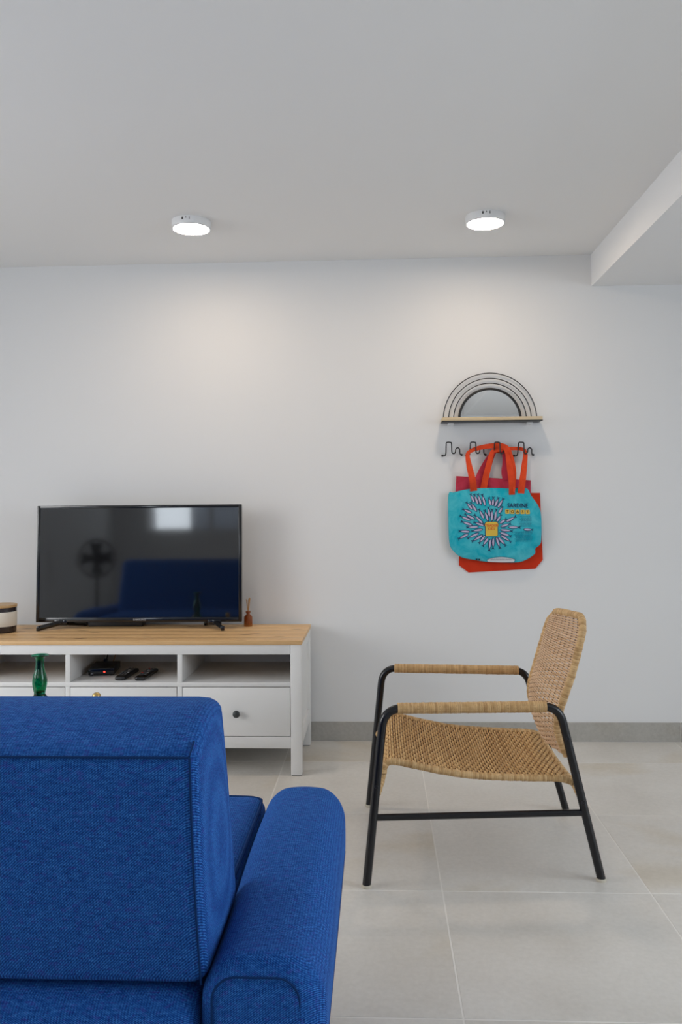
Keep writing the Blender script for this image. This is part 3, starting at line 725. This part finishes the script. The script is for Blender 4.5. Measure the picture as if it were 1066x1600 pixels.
bm = ribbon(B(), [(.628, D-.050, 1.372), (.640, D-.052, 1.33), (.648, D-.054, 1.27), (.643, D-.058, 1.215), (.640, D-.060, 1.18)], [.010, .011, .012, .012, .010], .0024); obj('strap', bm, M_strap, tt)
FISH = [(.4379, 1.1734, .4552, 1.1315), (.4558, 1.1721, .4731, 1.1223), (.4727, 1.1731, .4876, 1.1199), (.4928, 1.1707, .5066, 1.1164), (.4171, 1.1341, .4458, 1.0988), (.4373, 1.1339, .4658, 1.0885), (.3986, 1.1015, .4411, 1.0819), (.4073, 1.0777, .4564, 1.0525), (.3847, 1.0688, .4361, 1.0481), (.3911, 1.0428, .4425, 1.0255), (.4522, 1.0751, .4942, 1.0319), (.4494, 1.039, .4985, 1.0217), (.4761, 1.1019, .499, 1.0544), (.5019, 1.0972, .519, 1.043), (.52, 1.1106, .526, 1.0632), (.5378, 1.1014, .5358, 1.0428), (.558, 1.1013, .5504, 1.045), (.5229, 1.1557, .5324, 1.1173), (.5454, 1.1578, .5414, 1.1149), (.57, 1.1553, .5514, 1.1103), (.4154, 1.0145, .4716, 1.0174), (.3792, .9967, .4308, .9941), (.4376, .9963, .4916, 1.0049), (.5929, 1.1506, .5654, 1.1057), (.5878, 1.1123, .5694, 1.0786), (.5805, 1.074, .5599, 1.0404), (.6048, 1.0536, .5732, 1.0313), (.6497, 1.0645, .6024, 1.039), (.6246, 1.0309, .5774, 1.0155), (.669, 1.0126, .6132, 1.013), (.633, .9949, .575, 1.0009), (.729, .9998, .6844, 1.0024), (.6259, .9703, .5725, .9875), (.6255, .9433, .5746, .9752), (.6006, .9255, .5632, .9662), (.5725, .9122, .5543, .9663), (.3765, .9585, .424, .983), (.4192, .9627, .4734, .9871), (.4392, .9468, .4912, .978), (.4726, .9376, .5023, .9757), (.4904, .924, .5156, .9643), (.5214, .9013, .5267, .9575), (.5394, .9102, .5402, .9641)]
def patch(bm, poly, off, mi):
    bm.faces.new([bm.verts.new((x, dep(x, z)-off, z)) for x, z in poly]).material_index = mi
bm = B()
for tx, tz, hx, hz in FISH:
    L = math.hypot(hx-tx, hz-tz)*1.06; ux, uz = (hx-tx)/math.hypot(hx-tx, hz-tz), (hz-tz)/math.hypot(hx-tx, hz-tz); vx, vz = -uz, ux; wd = .0078
    P = lambda a, b: (tx+ux*a*L+vx*b*wd, tz+uz*a*L+vz*b*wd)
    outl = [P(.16, .25), P(.32, .72), P(.6, .98), P(.85, .75), P(1.0, 0), P(.85, -.75), P(.6, -.98), P(.32, -.72), P(.16, -.25)]
    patch(bm, outl, .0022, 0)
    patch(bm, [P(.20, .0), P(.34, .34), P(.6, .52), P(.84, .30), P(.92, -.15), P(.84, -.55), P(.6, -.68), P(.34, -.48)], .0029, 1)
    patch(bm, [P(.17, .2), P(.17, -.2), P(-.02, -.95), P(.03, -.1)], .0022, 0); patch(bm, [P(.17, .2), P(.03, .1), P(-.02, .95)], .0022, 0)
    patch(bm, [P(.42, .62), P(.55, .70), P(.68, .62), P(.55, .55)], .0033, 0)
obj('sardine_print', bm, [M_inknavy, M_fish], body, False)
bm = B()
def rrect(x0, x1, z0, z1, r, k=4):
    out = []
    for cx, cz, a in ((x1-r, z1-r, 0), (x0+r, z1-r, PI/2), (x0+r, z0+r, PI), (x1-r, z0+r, 1.5*PI)):
        out += [(cx+r*math.cos(a+PI/2*i/k), cz+r*math.sin(a+PI/2*i/k)) for i in range(k+1)]
    return out
toast = lambda g: rrect(.5045-g, .5625+g, .973-g, 1.030, .006) 
for g, off, mi in ((.0022, .0031, 0), (0, .0038, 1)):
    patch(bm, rrect(.5055-g, .5615+g, .973-g, 1.026, .006+g), off, mi); patch(bm, rrect(.502-g, .565+g, 1.012-g, 1.039+g, .0135+g, 6), off, mi)
obj('toast_print', bm, [M_inknavy, M_toast], body, False)
def lettering(txt, cx, cz, size, off, wid=1, shear=0, rot=0):
    g = text_mesh(txt, size, wid=wid, shear=shear); c, s = math.cos(rot), math.sin(rot)
    for v in g.verts:
        x, z = cx+v.co.x*c-v.co.y*s, cz+v.co.x*s+v.co.y*c; v.co = Vector((x, dep(x, z)-off, z))
    return g
def join(bm, g):
    me = bpy.data.meshes.new('x'); g.to_mesh(me); g.free(); bm.from_mesh(me); bpy.data.meshes.remove(me)
bm = B(); join(bm, lettering('TRADER', .533, 1.021, .0165, .0046, 1.0)); join(bm, lettering('JOE\'S', .532, 1.007, .0150, .0046, 1.0))
obj('lettering', bm, M_orange, body, False)
bm = B(); join(bm, lettering('SARDINE', .6585, 1.1140, .0285, .0022, .86, 0, -.02)); obj('lettering', bm, M_inknavy, body, False)
bm = B()
for i in range(5): patch(bm, rrect(.5985+i*.0240, .5985+i*.0240+.0205, 1.0765-i*.0006, 1.0970-i*.0006, .004), .0016, 0)
obj('toast_letters_ground', bm, M_toast, body, False)
bm = B()
for i, ch in enumerate('TOAST'): join(bm, lettering(ch, .5985+i*.0240+.01025, 1.0867-i*.0006, .0185, .0024, 1.0, 0, random.uniform(-.12, .12)))
obj('lettering', bm, mat('brown_ink', (.10, .035, .01), .8), body, False)
bm = B()
def line(x0, x1, z, t=.0020):
    x = x0
    while x < x1-.003:
        w_ = min(random.uniform(.004, .014), x1-x); patch(bm, [(x, z), (x+w_, z), (x+w_, z+t), (x, z+t)], .0016, 0); x += w_+.0016
for i in range(8): line(.668+random.uniform(-.006, .006), .722, 1.062-i*.0065)
obj('recipe_print', bm, M_inkblue, body, False); bm = B()
for i in range(9): line(.637+random.uniform(0, .012), .728-random.uniform(0, .006), .990-i*.0055)
obj('recipe_print', bm, M_inkblue, body, False)
bm = B(); k = 14
arc = lambda g: [(.5775-.066-g+(.132+2*g)*i/k, .8565+(.0155+g)*math.sin(PI*min(1, max(0, (i/k)*.96+.02)))**.6) for i in range(k+1)] + [(.5775+.060, .8495), (.5775, .8480), (.5775-.060, .8510)]
patch(bm, arc(.0018), .0022, 0); patch(bm, arc(0), .0028, 1)
obj('white_print_panel', bm, [M_inkblack, M_inkwhite], body, False)
bm = B(); line(.532, .622, .8640, .0013); line(.525, .630, .8590, .0013)
for v in bm.verts: v.co.y -= .0018
obj('small_print', bm, M_inknavy, body, False)
bm = B(); patch(bm, rrect(.4595, .4680, .8585, .8655, .002), .0022, 0); patch(bm, rrect(.4720, .4800, .8580, .8650, .002), .0022, 0)
obj('ink_mark', bm, M_inkblack, body, False)

# ------------------------------------------------------------------ pedestal fan (only its reflection in the screen is seen)
fp = (-2.62, .0)
fan = thing('pedestal_fan', 'dark pedestal fan seen as a dim reflection in the television screen', 'fan', (fp[0], fp[1], 0))
obj('base', lathe(B(), [(.17, 0), (.175, .01), (.15, .022), (.03, .04)], (*fp, 0), 36, captop=True), M_plastic, fan)
obj('pole', lathe(B(), [(.014, .03), (.014, .79)], (*fp, 0), 16, captop=True), M_plastic, fan)
obj('motor', lathe(B(), [(.03, -.12), (.055, -.10), (.06, -.02), (.03, .0)], (fp[0], fp[1], .81), 24, 'y', captop=True), M_plastic, fan)
bm = B()
for k in range(4):
    a = 2*PI*k/4; P = [(fp[0]+r_*math.cos(a+o), fp[1]+.03+t, .81+r_*math.sin(a+o)) for r_, o, t in ((.02, -.5, -.01), (.15, -.35, -.015), (.155, .45, .015), (.02, .5, .01))]
    bm.faces.new([bm.verts.new(p) for p in P])
bmesh.ops.solidify(bm, geom=bm.faces[:], thickness=.003); obj('blades', bm, M_plastic, fan, False)
bm = B()
for y, r_ in ((.0, .17), (.03, .178), (.06, .17)): tube(bm, [(fp[0]+r_*math.cos(2*PI*i/40), fp[1]+y, .81+r_*math.sin(2*PI*i/40)) for i in range(40)], .004, 6, True)
for k in range(36):
    a = 2*PI*k/36; c_, s_ = math.cos(a), math.sin(a)
    tube(bm, [(fp[0]+.03*c_, fp[1]+.08, .81+.03*s_), (fp[0]+.17*c_, fp[1]+.06, .81+.17*s_), (fp[0]+.178*c_, fp[1]+.03, .81+.178*s_), (fp[0]+.17*c_, fp[1], .81+.17*s_), (fp[0]+.04*c_, fp[1]-.02, .81+.04*s_)], .0015, 4)
obj('cage', bm, M_plastic, fan)
